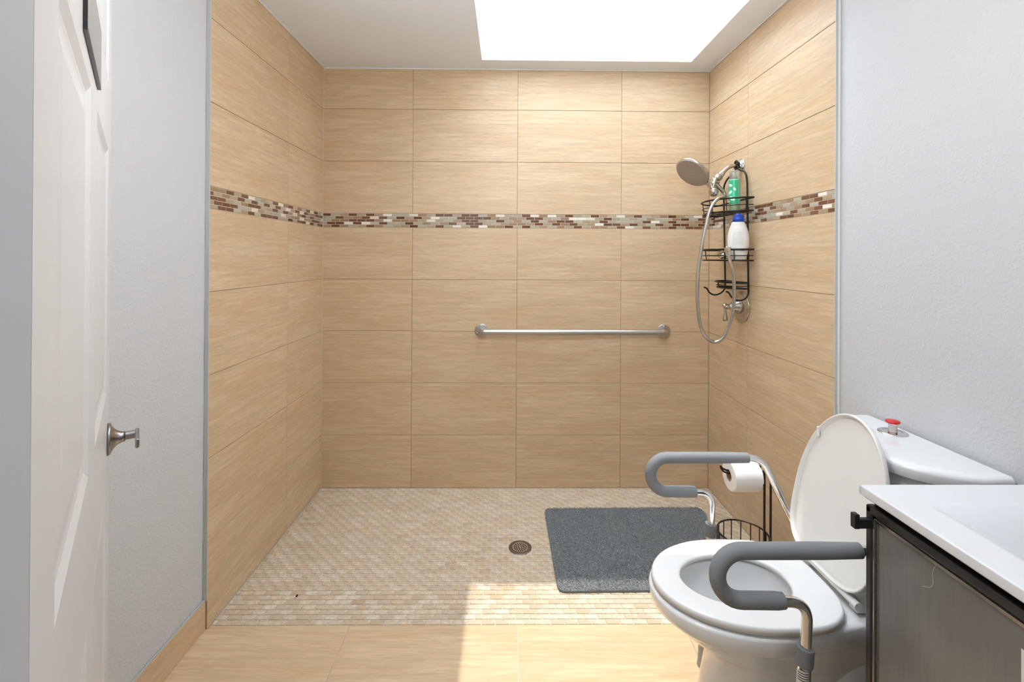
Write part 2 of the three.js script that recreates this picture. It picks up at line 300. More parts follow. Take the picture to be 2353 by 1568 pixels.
// ---------------------------------------------------------------- six panel door, swung open against the left side
{
  const g = structure('door_1', -0.229, 0, 2.516); g.rotation.y = Math.atan2(0.786, -0.618);
  const W = 0.914, B = 0.01, HT = 2.03, x0 = 0.03, xs = [[0.125, 0.402], [0.51, 0.806]], ys = [[0.2, 0.935], [1.1, 1.548], [1.668, 1.93]];
  const boxes = [[x0, xs[0][0], B, HT], [xs[0][1], xs[1][0], B, HT], [xs[1][1], W, B, HT]];
  for (const [a, b] of xs) boxes.push([a, b, B, ys[0][0]], [a, b, ys[0][1], ys[1][0]], [a, b, ys[1][1], ys[2][0]], [a, b, ys[2][1], HT]);
  part(g, 'leaf', join([...boxes.map(([a, b, c, d]) => span(a, b, c, d, -0.035, 0)), ]), M.doorWhite);
  for (const [a, b] of xs) for (const [c, d] of ys) {
    // moulded panel: slope in, flat channel, slope out to a raised field
    const ring = (i, z) => [V3(a + i, c + i, z), V3(b - i, c + i, z), V3(b - i, d - i, z), V3(a + i, d - i, z)];
    const geo = flat(loft([ring(0, 0), ring(0.01, -0.0038), ring(0.016, -0.0046), ring(0.022, -0.0046), ring(0.042, -0.0018), ring(0.05, -0.0018)], { capEnd: true })); geo.computeVertexNormals();
    numberedPart(g, 'panel', geo, M.doorWhite);
    numberedPart(g, 'panel_back', span(a, b, c, d, -0.034, -0.02), M.doorWhite);
  }
  const hdl = new THREE.Group(); hdl.name = 'handle'; hdl.position.set(0.85, 1.006, 0); hdl.scale.set(0.87, 0.87, 1); g.add(hdl);
  const rose = lathe([[0, 0], [0.034, 0], [0.034, 0.004], [0.03, 0.0055], [0.022, 0.009], [0.015, 0.015], [0.0115, 0.021], [0.011, 0.026], [0, 0.026]], 40); rose.rotateX(Math.PI / 2);
  part(hdl, 'rosette', rose, M.metal);
  const neck = new THREE.CylinderGeometry(0.0092, 0.0092, 0.022, 24); neck.rotateX(Math.PI / 2); neck.translate(0, 0.001, 0.034);
  part(hdl, 'neck', neck, M.metal);
  part(hdl, 'lever', rbox(0.085, 0.02, 0.0065, 0.003, -0.031, 0.001, 0.044), M.metal);
  const h2 = new THREE.Group(); h2.name = 'handle_001'; h2.position.set(0.85, 0.985, -0.035); h2.rotation.y = Math.PI; g.add(h2);
  part(h2, 'rosette', rose, M.metal); part(h2, 'neck', neck, M.metal); part(h2, 'lever', rbox(0.085, 0.02, 0.0065, 0.003, 0.031, 0.001, 0.044), M.metal);
  // small metal plate fixed to the rail of the door
  const p = thing('door_plate', 'small grey rectangular metal plate with dark edge fixed high on the white door', 'plate', -0.229, 0, 2.516, g.rotation.y);
  part(p, 'face', rbox(0.208, 0.07, 0.001, 0.0004, 0.404, 1.612, 0.0033, 1), std(0xa4a4a5, 0.4, 0.4));
  part(p, 'rim', join([span(0.297, 0.3, 1.574, 1.65, 0.0002, 0.0036), span(0.508, 0.511, 1.574, 1.65, 0.0002, 0.0036), span(0.3, 0.508, 1.574, 1.577, 0.0002, 0.0036), span(0.3, 0.508, 1.647, 1.65, 0.0002, 0.0036)]), std(0x4a4a4c, 0.3, 0.8), 'dark metal rim');
}

// ---------------------------------------------------------------- two added fill lamps, out of view: hall ceiling and bathroom ceiling
const glowColor = new THREE.Color(0.97, 1.0, 1.03);
{
  const lx = 0.2, lz = 3.65, power = 0.6;  // added lamp behind the camera, there only to give fill light
  const t = thing('added_hall_lamp', 'added round white flush fill lamp out of view in the hall outside the doorway', 'lamp', lx, H, lz);
  part(t, 'base', along(lathe([[0, 0], [0.17, 0], [0.17, 0.02], [0, 0.02]], 40), V3(0, 0, 0), V3(0, -1, 0)), M.metal);
  part(t, 'diffuser', along(lathe([[0.16, 0.02], [0.155, 0.05], [0.12, 0.075], [0.06, 0.088], [0, 0.09]], 40), V3(0, 0, 0), V3(0, -1, 0)), new THREE.MeshStandardMaterial({ color: 0xffffff, roughness: 0.5, emissive: glowColor, emissiveIntensity: 1 }));
  const s = new THREE.PointLight(glowColor, power); s.position.set(lx, H - 0.16, lz); s.shadow.radius = 8; s.castShadow = true; scene.add(s);
}
{
  const power = 2.0, y = 2.0, x = 0.03, z = 1.85;  // added lamp above the view, supplies the even fill in the bathroom
  const t = thing('added_bowl_lamp', 'added white glass bowl fill lamp hanging out of view on a short rod from the bathroom ceiling', 'lamp', x, H, z);
  part(t, 'canopy', along(lathe([[0, 0], [0.065, 0], [0.06, 0.018], [0.012, 0.03], [0, 0.03]], 32), V3(0, 0, 0), V3(0, -1, 0)), M.metal);
  part(t, 'rod', tube([V3(0, -0.02, 0), V3(0, -0.15, 0), V3(0, y - H - 0.07, 0)], 0.007, 12), M.metal);
  part(t, 'bowl', lathe([[0.0, y - H - 0.08], [0.07, y - H - 0.074], [0.12, y - H - 0.05], [0.15, y - H - 0.01], [0.16, y - H + 0.04], [0.155, y - H + 0.04], [0.145, y - H - 0.008], [0.115, y - H - 0.045], [0.067, y - H - 0.069], [0, y - H - 0.075]], 40), new THREE.MeshStandardMaterial({ color: 0xffffff, roughness: 0.4, emissive: glowColor, emissiveIntensity: 1 }));
  const s = new THREE.PointLight(glowColor, power); s.position.set(x, y, z); s.shadow.radius = 6; s.castShadow = true; scene.add(s);
}

// ---------------------------------------------------------------- grab bar on the back wall
{
  const t = thing('grab_bar', 'long brushed stainless steel grab bar fixed across the tiled back wall', 'grab bar', 0.388, 0.925, 0);
  const a = -0.537, b = 0.537, d = 0.055;
  part(t, 'bar', tube(bent([[a, 0, 0.004], [a, 0, d], [b, 0, d], [b, 0, 0.004]], 0.05, 12), 0.0165, 24), M.brushed);
  for (const x of [a, b]) {
    const fl = part(t, x < 0 ? 'flange' : 'flange_001', along(lathe([[0, 0], [0.039, 0], [0.039, 0.003], [0.036, 0.005], [0.0168, 0.006]], 40), V3(x, 0, 0), V3(0, 0, 1)), M.brushed);
    for (let k = 0; k < 3; k++) { const an = Math.PI / 2 + k * 2.094; const c = new THREE.SphereGeometry(0.005, 12, 6, 0, Math.PI * 2, 0, Math.PI / 2); part(fl, k ? `screw_00${k}` : 'screw', along(c, V3(x + Math.cos(an) * 0.028, Math.sin(an) * 0.028, 0.005), V3(0, 0, 1)), M.chrome); }
  }
}

// ---------------------------------------------------------------- shower fittings on the right wall
const FZ = 0.376;
{ // arm with holder
  const t = thing('shower_mount', 'short bent nickel shower arm with round wall flange and hand shower bracket', 'shower arm', XR, 1.831, FZ);
  part(t, 'flange', along(lathe([[0, 0], [0.036, 0], [0.036, 0.004], [0.031, 0.007], [0.027, 0.008], [0.026, 0.013], [0.018, 0.017], [0.012, 0.022], [0, 0.022]], 36), V3(0, 0, 0), V3(-1, 0, 0)), M.chrome);
  part(t, 'pipe', tube(bent([[-0.005, 0, 0], [-0.062, -0.003, 0], [-0.125, -0.068, 0]], 0.05), 0.0105, 16), M.nickel);
  const d = V3(-0.68, -0.73, 0).normalize(), e = V3(-0.118, -0.06, 0);
  part(t, 'nut', along(lathe([[0, 0], [0.0155, 0], [0.0165, 0.003], [0.0165, 0.018], [0.015, 0.021], [0, 0.021]], 8), V3(-0.096, -0.038, 0), d), M.chrome);
  part(t, 'ball_joint', along(lathe([[0, 0], [0.014, 0], [0.0205, 0.008], [0.0215, 0.018], [0.018, 0.028], [0.014, 0.032], [0, 0.032]], 24), V3(-0.108, -0.05, 0), d), M.nickel);
  part(t, 'bracket', join([tube([V3(-0.125, -0.066, -0.002), V3(-0.142, -0.082, 0.014), V3(-0.15, -0.103, 0.02), V3(-0.152, -0.118, 0.018)], (s) => 0.012 - 0.006 * s, 12), tube([V3(-0.125, -0.066, 0), V3(-0.148, -0.08, -0.012), V3(-0.16, -0.09, -0.016)], 0.011, 12)]), M.nickel);
}
let hoseTop;
{ // hand shower
  const c = V3(0.937, 1.787, FZ), n = V3(-0.64, -0.72, 0.27).normalize();
  const t = thing('hand_shower', 'large round brushed nickel hand shower head tilted down in its bracket', 'shower head', c.x, c.y, c.z);
  const o = V3(0, 0, 0);
  part(t, 'head', along(lathe([[0.086, 0], [0.0895, 0.003], [0.0905, 0.008], [0.0885, 0.013], [0.078, 0.019], [0.06, 0.026], [0.04, 0.033], [0.02, 0.036], [0, 0.037]], 48), n.clone().multiplyScalar(-0.004), n.clone().negate()), M.nickel);
  const face = part(t, 'spray_face', along(lathe([[0, 0.002], [0.05, 0.0015], [0.084, 0], [0.0865, -0.003], [0.0865, -0.006], [0, -0.006]], 48), o, n), std(0xb3a595, 0.5, 0.25), 'grey nozzle face');
  const nz = [], nub = new THREE.SphereGeometry(0.0022, 6, 3, 0, Math.PI * 2, 0, Math.PI / 2);
  const qn = new THREE.Quaternion().setFromUnitVectors(V3(0, 1, 0), n);
  for (let r = 1; r < 9; r++) for (let k = 0; k < r * 6; k++) { const a = k / (r * 6) * 6.283, p = V3(Math.cos(a) * r * 0.0096, 0.0012, Math.sin(a) * r * 0.0096).applyQuaternion(qn); nz.push(along(nub, p, n)); }
  part(face, 'nozzle', join(nz), std(0x8f8477, 0.6)).userData.kind = 'stuff';
  // neck and handle: from the back of the head to the bracket, then the lower bulb
  const q = (x, y, z) => V3(x - c.x, y - c.y, z - c.z);
  part(t, 'neck', tube(smooth([q(0.962, 1.81, 0.36), q(0.985, 1.782, 0.364), q(1.018, 1.752, 0.372), q(1.042, 1.722, 0.378), q(1.048, 1.698, 0.382)], 20), (s) => 0.018 + 0.007 * Math.sin(Math.PI * Math.min(1, s * 1.5)), 20), M.nickel);
  part(t, 'cross_piece', tube(smooth([q(1.02, 1.752, 0.374), q(1.05, 1.748, 0.372), q(1.078, 1.745, 0.372)], 8), 0.0145, 16), M.nickel);
  const bulb = part(t, 'handle_end', (() => { const s = new THREE.SphereGeometry(0.0235, 24, 16); s.scale(1, 1.1, 1); s.translate(...q(1.048, 1.694, 0.384).toArray()); return s; })(), M.nickel);
  part(bulb, 'button', along(lathe([[0, 0], [0.0095, 0], [0.0095, 0.003], [0.007, 0.004], [0, 0.004]], 20), q(1.041, 1.686, 0.4045), V3(-0.3, -0.35, 0.9)), M.chrome);
  hoseTop = V3(1.1, 1.69, 0.385);
  part(t, 'hose_connector', tube([q(1.062, 1.735, 0.378), q(1.082, 1.712, 0.382), q(1.1, 1.69, 0.386)], 0.0105, 12), M.nickel);
}
{ // hose: one continuous ribbed metal hose
  const t = thing('shower_hose', 'ribbed silver metal shower hose hanging in a long loop in front of the caddy', 'hose', 1.05, 0.94, 0.46);
  const pts = smooth([...[[1.1, 1.692, 0.386], [1.102, 1.668, 0.398], [1.09, 1.659, 0.425], [1.075, 1.662, 0.45], [1.046, 1.655, 0.465], [1.014, 1.633, 0.475], [0.989, 1.588, 0.475], [0.972, 1.513, 0.47], [0.955, 1.417, 0.465], [0.941, 1.31, 0.46], [0.935, 1.214, 0.46], [0.938, 1.117, 0.46], [0.953, 1.021, 0.46], [0.98, 0.968, 0.46], [1.018, 0.944, 0.46]], ...[[1.057, 0.959, 0.46], [1.091, 1.022, 0.46], [1.112, 1.107, 0.46], [1.118, 1.204, 0.46], [1.109, 1.3, 0.46], [1.094, 1.353, 0.46], [1.084, 1.385, 0.46]].map((p, i) => { const k = 1 - 0.005 * (i + 1); return [p[0] * k, 1.354 + (p[1] - 1.354) * k, 2.738 + (p[2] - 2.738) * k]; })], 760).map((p) => p.sub(V3(1.05, 0.94, 0.46)));
  const geo = tube(pts, (s) => 0.0078 + 0.0013 * (Math.round(s * 760) % 2), 10);
  part(t, 'ribbed_tube', geo, std(0xc9c9c9, 0.2, 1));
  part(t, 'nut', tube([V3(0.001, 0.43, 0.077), V3(-0.0015, 0.45, 0.078), V3(-0.004, 0.468, 0.079)], (s) => (s < 0.6 ? 0.0115 : 0.0175), 14), M.chrome);
}
{ // wall outlet of the hose
  const t = thing('hose_outlet', 'chrome hose outlet elbow with bell flange behind the middle caddy basket', 'hose outlet', XR, 1.375, 0.21);
  part(t, 'flange', along(lathe([[0, 0], [0.034, 0], [0.034, 0.004], [0.03, 0.012], [0.02, 0.03], [0.013, 0.04], [0, 0.04]], 32), V3(0, 0, 0), V3(-1, 0, 0)), M.chrome);
  part(t, 'elbow', tube(bent([[-0.03, 0, 0], [-0.06, 0.002, 0.03], [-0.138, 0.022, 0.3], [-0.147, 0.032, 0.329]], 0.03), 0.0085, 14), M.chrome);
}
{ // mixing valve
  const t = thing('shower_valve', 'round stepped brushed nickel shower valve plate with small lever handle', 'shower valve', XR, 1.11, 0.385);
  part(t, 'plate', along(lathe([[0, 0], [0.081, 0], [0.081, 0.004], [0.076, 0.008], [0.073, 0.009], [0.07, 0.013], [0.058, 0.016], [0.05, 0.017], [0, 0.018]], 48), V3(0, 0, 0), V3(-1, 0, 0)), M.nickel);
  part(t, 'hub', along(lathe([[0.036, 0], [0.036, 0.008], [0.031, 0.014], [0.025, 0.034], [0.016, 0.044], [0.012, 0.05], [0.0135, 0.056], [0.0105, 0.062], [0.008, 0.072], [0, 0.072]], 32), V3(-0.016, 0, 0), V3(-1, 0, 0)), M.nickel);
  part(t, 'lever', join([along(lathe([[0, -0.001], [0.006, 0.001], [0.0118, 0.006], [0.0132, 0.012], [0.0118, 0.018], [0.006, 0.023], [0, 0.025]], 20), V3(-0.084, 0.018, -0.004), V3(0, -1, 0)), along(lathe([[0.0066, 0], [0.0062, 0.012], [0.0072, 0.03], [0.0105, 0.052], [0.0125, 0.062], [0.0118, 0.068], [0, 0.07]], 20), V3(-0.084, -0.003, -0.004), V3(0.03, -1, 0.02))]), M.nickel);
}
{ // black wire caddy hung on the shower arm
  const t = thing('shower_caddy', 'black wire shower caddy with two half round baskets hung below the shower arm', 'shower caddy', XR, 1.17, 0.36);
  const w = (...p) => p.map(([x, y, z]) => V3(x, y - 1.17, z - 0.36));
  const ux = -0.021;
  part(t, 'frame', join([
    tube(bent(w([ux, 1.19, 0.49], [ux, 1.74, 0.475], [ux, 1.786, 0.455], [ux, 1.8, 0.405], [ux - 0.006, 1.815, 0.38]), 0.03), 0.0046, 8),
    tube(bent(w([ux, 1.22, 0.25], [ux, 1.745, 0.228], [ux, 1.775, 0.26], [ux, 1.805, 0.35], [ux - 0.006, 1.815, 0.38]), 0.03), 0.0046, 8),
    tube(smooth(w([ux - 0.006, 1.815, 0.364], [ux - 0.006, 1.846, 0.366], [ux - 0.006, 1.853, 0.377], [ux - 0.006, 1.846, 0.388], [ux - 0.006, 1.815, 0.39]), 16), 0.0052, 8)]), M.blackWire);
  const half = (y, cx, a, d, z0, n = 28) => { const p = []; for (let i = 0; i <= n; i++) { const th = Math.PI * i / n; p.push(V3(cx - d * Math.sin(th), y - 1.17, a * Math.cos(th) + z0 - 0.36)); } return p; };
  const basket = (name, yt, yb, a, d, z0, nv) => {
    const b = new THREE.Group(); b.name = name; t.add(b); const cx = -0.028;
    const rim = half(yt, cx, a, d, z0), lo = half(yb, cx, a - 0.004, d - 0.008, z0), midy = half((yt + yb) / 2 - 0.003, cx, a - 0.002, d - 0.004, z0);
    part(b, 'rim', join([tube([...rim, ...[0.95, 0.5, 0, -0.5, -0.95].map((k) => V3(cx, yt - 1.17, -k * a * 1 + z0 - 0.36))], 0.0045, 8, true)]), M.blackWire);
    part(b, 'side_wires', join([tube(midy, 0.0022, 6), ...Array.from({ length: nv }, (_, i) => { const k = Math.round((i + 0.5) * 28 / nv); return tube([rim[k], lo[k]], 0.0022, 6); })]), M.blackWire);
    const cross = []; for (let i = 1; i < 6; i++) { const z = (-1 + i / 3) * a, x = Math.sqrt(Math.max(0, 1 - (z / a) ** 2)) * (d - 0.01); if (x > 0.02) cross.push(tube([V3(cx, yb - 1.17, z + z0 - 0.36), V3(cx - x, yb - 1.17, z + z0 - 0.36)], 0.0022, 6)); }
    part(b, 'bottom', join([tube([...lo, ...[0.9, 0, -0.9].map((k) => V3(cx, yb - 1.17, -k * a + z0 - 0.36))], 0.0038, 8, true), ...cross]), M.blackWire);
  };
  basket('basket', 1.646, 1.584, 0.188, 0.15, 0.362, 6);
  basket('basket_001', 1.399, 1.346, 0.188, 0.15, 0.362, 3);
  basket('basket_002', 1.237, 1.208, 0.11, 0.095, 0.385, 3);
  const hookA = smooth(w([ux, 1.23, 0.25], [ux - 0.004, 1.19, 0.25], [ux - 0.03, 1.166, 0.25], [ux - 0.06, 1.16, 0.25], [ux - 0.085, 1.172, 0.25], [ux - 0.1, 1.195, 0.25], [ux - 0.115, 1.2, 0.25]), 24);
  const hookB = smooth(w([ux, 1.2, 0.49], [ux - 0.003, 1.175, 0.49], [ux - 0.025, 1.155, 0.49], [ux - 0.055, 1.152, 0.488], [ux - 0.08, 1.168, 0.486], [ux - 0.095, 1.19, 0.485], [ux - 0.107, 1.194, 0.485]), 24);
  part(t, 'hook', tube(hookA, 0.0042, 8), M.blackWire); part(t, 'hook_001', tube(hookB, 0.0042, 8), M.blackWire);
}
function canvasTexture(w, h, draw) { const c = document.createElement('canvas'); c.width = w; c.height = h; draw(c.getContext('2d'), w, h); const t = new THREE.CanvasTexture(c); t.colorSpace = THREE.SRGBColorSpace; t.anisotropy = 8; return t; }
{ // green bottle
  const t = thing('shampoo_bottle', 'green labelled bottle with clear cap standing in the top caddy basket', 'bottle', 1.132, 1.589, 0.43);
  part(t, 'body', lathe([[0, 0], [0.024, 0], [0.026, 0.004], [0.026, 0.155], [0.024, 0.16], [0, 0.16]], 32), phys(0x7fc9a0, 0.25, 0, { clearcoat: 0.4 }));
  const label = canvasTexture(512, 512, (c, w, h) => {
    c.fillStyle = '#7fd9b4'; c.fillRect(0, 0, w, h); c.fillStyle = '#3cba86'; c.fillRect(w * 0.2, 0, w * 0.45, h * 0.78);
    c.fillStyle = '#8a9c74'; c.fillRect(w * 0.2, h * 0.78, w * 0.5, h * 0.22);
    c.fillStyle = '#d6f2e2'; for (const [x, y, r, a] of [[0.42, 0.16, 0.07, 0.4], [0.4, 0.4, 0.09, -0.5], [0.47, 0.6, 0.1, 0.7], [0.35, 0.7, 0.06, 0.2], [0.55, 0.3, 0.06, 1], [0.9, 0.4, 0.1, 0.4]]) { c.save(); c.translate(x * w, y * h); c.rotate(a); c.beginPath(); c.ellipse(0, 0, r * w, r * w * 0.55, 0, 0, 7); c.fill(); c.restore(); }
  });
  part(t, 'label', (() => { const g = new THREE.CylinderGeometry(0.0264, 0.0264, 0.15, 40, 1, true, 2.4); g.translate(0, 0.079, 0); return g; })(), phys(0xffffff, 0.3, 0, { map: label }));
  part(t, 'cap', lathe([[0, 0.16], [0.0235, 0.16], [0.0235, 0.2], [0.0215, 0.203], [0, 0.203]], 32), phys(0xf2f4f2, 0.08, 0, { transmission: 0.75, thickness: 0.01, ior: 1.45 }));
  part(t, 'nozzle', lathe([[0, 0.16], [0.011, 0.161], [0.011, 0.178], [0.005, 0.18], [0.005, 0.192], [0, 0.192]], 20), std(0xd9dccf, 0.4));
}
{ // white lotion bottle
  const t = thing('lotion_bottle', 'white oval lotion bottle with blue cap standing in the middle caddy basket', 'bottle', 1.119, 1.351, 0.495, -0.5);
  const prof = [[0, 0.03, 0.02], [0.004, 0.035, 0.0225], [0.03, 0.042, 0.026], [0.07, 0.0475, 0.028], [0.1, 0.048, 0.0285], [0.13, 0.045, 0.0275], [0.16, 0.0365, 0.024], [0.178, 0.0285, 0.021], [0.182, 0.026, 0.0195]];
  const ring = (y, a, b) => Array.from({ length: 40 }, (_, i) => { const th = -i / 40 * Math.PI * 2; return V3(a * Math.sign(Math.cos(th)) * Math.abs(Math.cos(th)) ** 0.9, y, b * Math.sin(th)); });
  const map = canvasTexture(512, 1024, (c, w, h) => {
    c.fillStyle = '#f1eee7'; c.fillRect(0, 0, w, h); c.fillStyle = '#858583'; c.strokeStyle = '#757573'; c.lineWidth = 2; let s = 7; const r = () => { s = (s * 16807) % 2147483647; return s / 2147483647; };
    c.strokeRect(w * 0.4, h * 0.13, w * 0.35, h * 0.032);
    for (let i = 0; i < 26; i++) { let x = w * 0.3; const e = w * (0.62 + r() * 0.16); while (x < e) { const l = 6 + r() * 22; c.fillRect(x, h * (0.2 + i * 0.018), Math.min(l, e - x), 4); x += l + 5; } }
    c.fillStyle = '#777'; for (let i = 0; i < 24; i++) c.fillRect(w * 0.55 + i * 5, h * 0.82, 1 + r() * 3, h * 0.045);
  });
  part(t, 'body', loft(prof.map(([y, a, b]) => ring(y, a, b)), { capStart: true, capEnd: true }), M.lotion);
  // the printed back label follows the bottle's front
  const lab = []; for (let i = 0; i < 8; i++) { const y = 0.022 + i * 0.02; let a = 0, b = 0; for (let k = 0; k < prof.length - 1; k++) if (y >= prof[k][0] && y <= prof[k + 1][0]) { const f = (y - prof[k][0]) / (prof[k + 1][0] - prof[k][0]); a = prof[k][1] + f * (prof[k + 1][1] - prof[k][1]); b = prof[k][2] + f * (prof[k + 1][2] - prof[k][2]); } lab.push([y, a + 0.0004, b + 0.0006]); }
  const pos = [], uv = [], idx = []; lab.forEach(([y, a, b], i) => { for (let j = 0; j <= 16; j++) { const th = Math.PI * (0.14 + 0.72 * (1 - j / 16)), cx = Math.cos(th); pos.push(a * Math.sign(cx) * Math.abs(cx) ** 0.9, y, b * Math.sin(th)); uv.push(j / 16, i / 7); } });
  for (let i = 0; i < 7; i++) for (let j = 0; j < 16; j++) { const p = i * 17 + j; idx.push(p, p + 1, p + 17, p + 1, p + 18, p + 17); }
  const g = new THREE.BufferGeometry(); g.setAttribute('position', new THREE.Float32BufferAttribute(pos, 3)); g.setAttribute('uv', new THREE.Float32BufferAttribute(uv, 2)); g.setIndex(idx); g.computeVertexNormals();
  part(t, 'label', g, phys(0xffffff, 0.4, 0, { map, side: THREE.DoubleSide }));
  part(t, 'cap', loft([ring(0.182, 0.027, 0.021), ring(0.196, 0.0255, 0.02), ring(0.21, 0.02, 0.0165), ring(0.22, 0.012, 0.011), ring(0.2235, 0.006, 0.006)], { capStart: true, capEnd: true }), M.blueCap, 'blue dome cap');
}
// ---------------------------------------------------------------- shower floor things
{
  const t = thing('floor_drain', 'round stainless steel shower drain with pierced grate in the mosaic floor', 'drain', 0.068, 0, 0.562);
  part(t, 'rim', lathe([[0.036, -0.004], [0.036, 0.0022], [0.038, 0.003], [0.05, 0.003], [0.0535, 0.002], [0.054, -0.002], [0.036, -0.004]], 48), std(0x82776d, 0.38, 0.85));
  const sh = new THREE.Shape(); sh.absarc(0, 0, 0.0365, 0, Math.PI * 2);
  for (let r = 1; r < 4; r++) for (let k = 0; k < r * 6; k++) { const a = k / (r * 6) * 6.283 + r * 0.2, p = new THREE.Path(); p.absellipse(Math.cos(a) * r * 0.0093, Math.sin(a) * r * 0.0093, 0.0036, 0.0036, 0, Math.PI * 2, true); sh.holes.push(p); }
  const ge = new THREE.ExtrudeGeometry(sh, { depth: 0.002, bevelEnabled: false, curveSegments: 10 }); ge.rotateX(-Math.PI / 2); ge.translate(0, 0.0009, 0);
  part(t, 'grate', ge, M.chrome);
  part(t, 'pipe', along(new THREE.CylinderGeometry(0.036, 0.036, 0.0006, 32), V3(0, 0.0004, 0), V3(0, 1, 0)), M.dark);  // thin black disc, paints the darkness below the grate
}
{
  const x0 = 0.212, x1 = 1.052, z0 = 0.238, z1 = 0.852;
  const t = thing('shower_mat', 'grey looped vinyl shower mat lying on the mosaic floor near the drain', 'bath mat', (x0 + x1) / 2, 0, (z0 + z1) / 2, 0.012);
  const w = (x1 - x0) / 2, d = (z1 - z0) / 2, r = 0.035, sh = new THREE.Shape();
  sh.moveTo(-w + r, -d); sh.lineTo(w - r, -d); sh.quadraticCurveTo(w, -d, w, -d + r); sh.lineTo(w, d - r); sh.quadraticCurveTo(w, d, w - r, d); sh.lineTo(-w + r, d); sh.quadraticCurveTo(-w, d, -w, d - r); sh.lineTo(-w, -d + r); sh.quadraticCurveTo(-w, -d, -w + r, -d);
  const g = new THREE.ExtrudeGeometry(sh, { depth: 0.006, bevelEnabled: true, bevelSize: 0.002, bevelThickness: 0.002, bevelSegments: 2 }); g.rotateX(-Math.PI / 2); g.translate(0, 0.0025, 0);
  part(t, 'backing', g, std(0x777b7f, 0.95));
  const curl = new THREE.TorusGeometry(0.0034, 0.0009, 3, 7, 4.6), N = 26000;
  const im = shade(new THREE.InstancedMesh(curl, std(0xffffff, 0.75), N)); im.name = 'loop_pile'; im.userData.kind = 'stuff'; t.add(im);
  const c = new THREE.Color(), e = new THREE.Euler();
  for (let i = 0; i < N; i++) {
    let x, z; do { x = (rnd() * 2 - 1) * (w + 0.001); z = (rnd() * 2 - 1) * (d + 0.001); } while (Math.abs(x) > w - r && Math.abs(z) > d - r && Math.hypot(Math.abs(x) - w + r, Math.abs(z) - d + r) > r);
    e.set(rnd() * 6.3, rnd() * 6.3, rnd() * 6.3); im.setMatrixAt(i, new THREE.Matrix4().compose(V3(x, 0.0095 + rnd() * 0.004, z), new THREE.Quaternion().setFromEuler(e), V3(1, 1, 1).multiplyScalar(0.8 + rnd() * 0.5)));
    const k = 0.75 + rnd() * 0.5; im.setColorAt(i, c.setRGB(0.36 * k, 0.38 * k, 0.38 * k));
  }
}
{ const t = thing('debris', 'tiny black fleck lying on the mosaic floor near the left wall', 'fleck', -0.829, 0, 0.873); const g = new THREE.IcosahedronGeometry(0.006, 1); g.scale(0.6, 0.6, 1.1); g.translate(0, 0.0036, 0); part(t, 'fleck', g, M.dark); }

// ---------------------------------------------------------------- toilet
const TZ = 1.43;
function egg(y, x0, xm, wm, xb, wb, x1, rc = 0.04, n = 14) { // outline of the bowl at height y, tip towards -x
  const side = []; for (let i = 0; i <= n; i++) { const f = i / n * Math.PI / 2; side.push([xm - (xm - x0) * Math.cos(f), wm * Math.sin(f)]); }
  for (let i = 1; i <= 8; i++) { const t = i / 8; side.push([xm + (xb - xm) * t, wm + (wb - wm) * (t * t * (3 - 2 * t))]); }
  side.push([x1 - rc, wb], [x1 - rc * 0.3, wb - rc * 0.3], [x1, wb - rc]);
  const ring = side.map(([x, w]) => V3(x, y, TZ + w)); for (let i = side.length - 1; i > 0; i--) ring.push(V3(side[i][0], y, TZ - side[i][1]));
  return ring;   // first point is the tip
}
function seatRing(y, x0, x1, w, xm, n = 3.0, inset = 0) {
  const ring = [], N = 64; for (let i = 0; i < N; i++) { const t = -i / N * Math.PI * 2 + Math.PI, c = Math.cos(t), s = Math.sin(t);
    if (c < 0) ring.push(V3(xm + (xm - x0 - inset) * c, y, TZ - (w - inset) * s)); else ring.push(V3(xm + (x1 - xm - inset) * Math.abs(c) ** (2 / n), y, TZ - Math.sign(s) * (w - inset) * Math.abs(s) ** (2 / n))); }
  return ring;
}
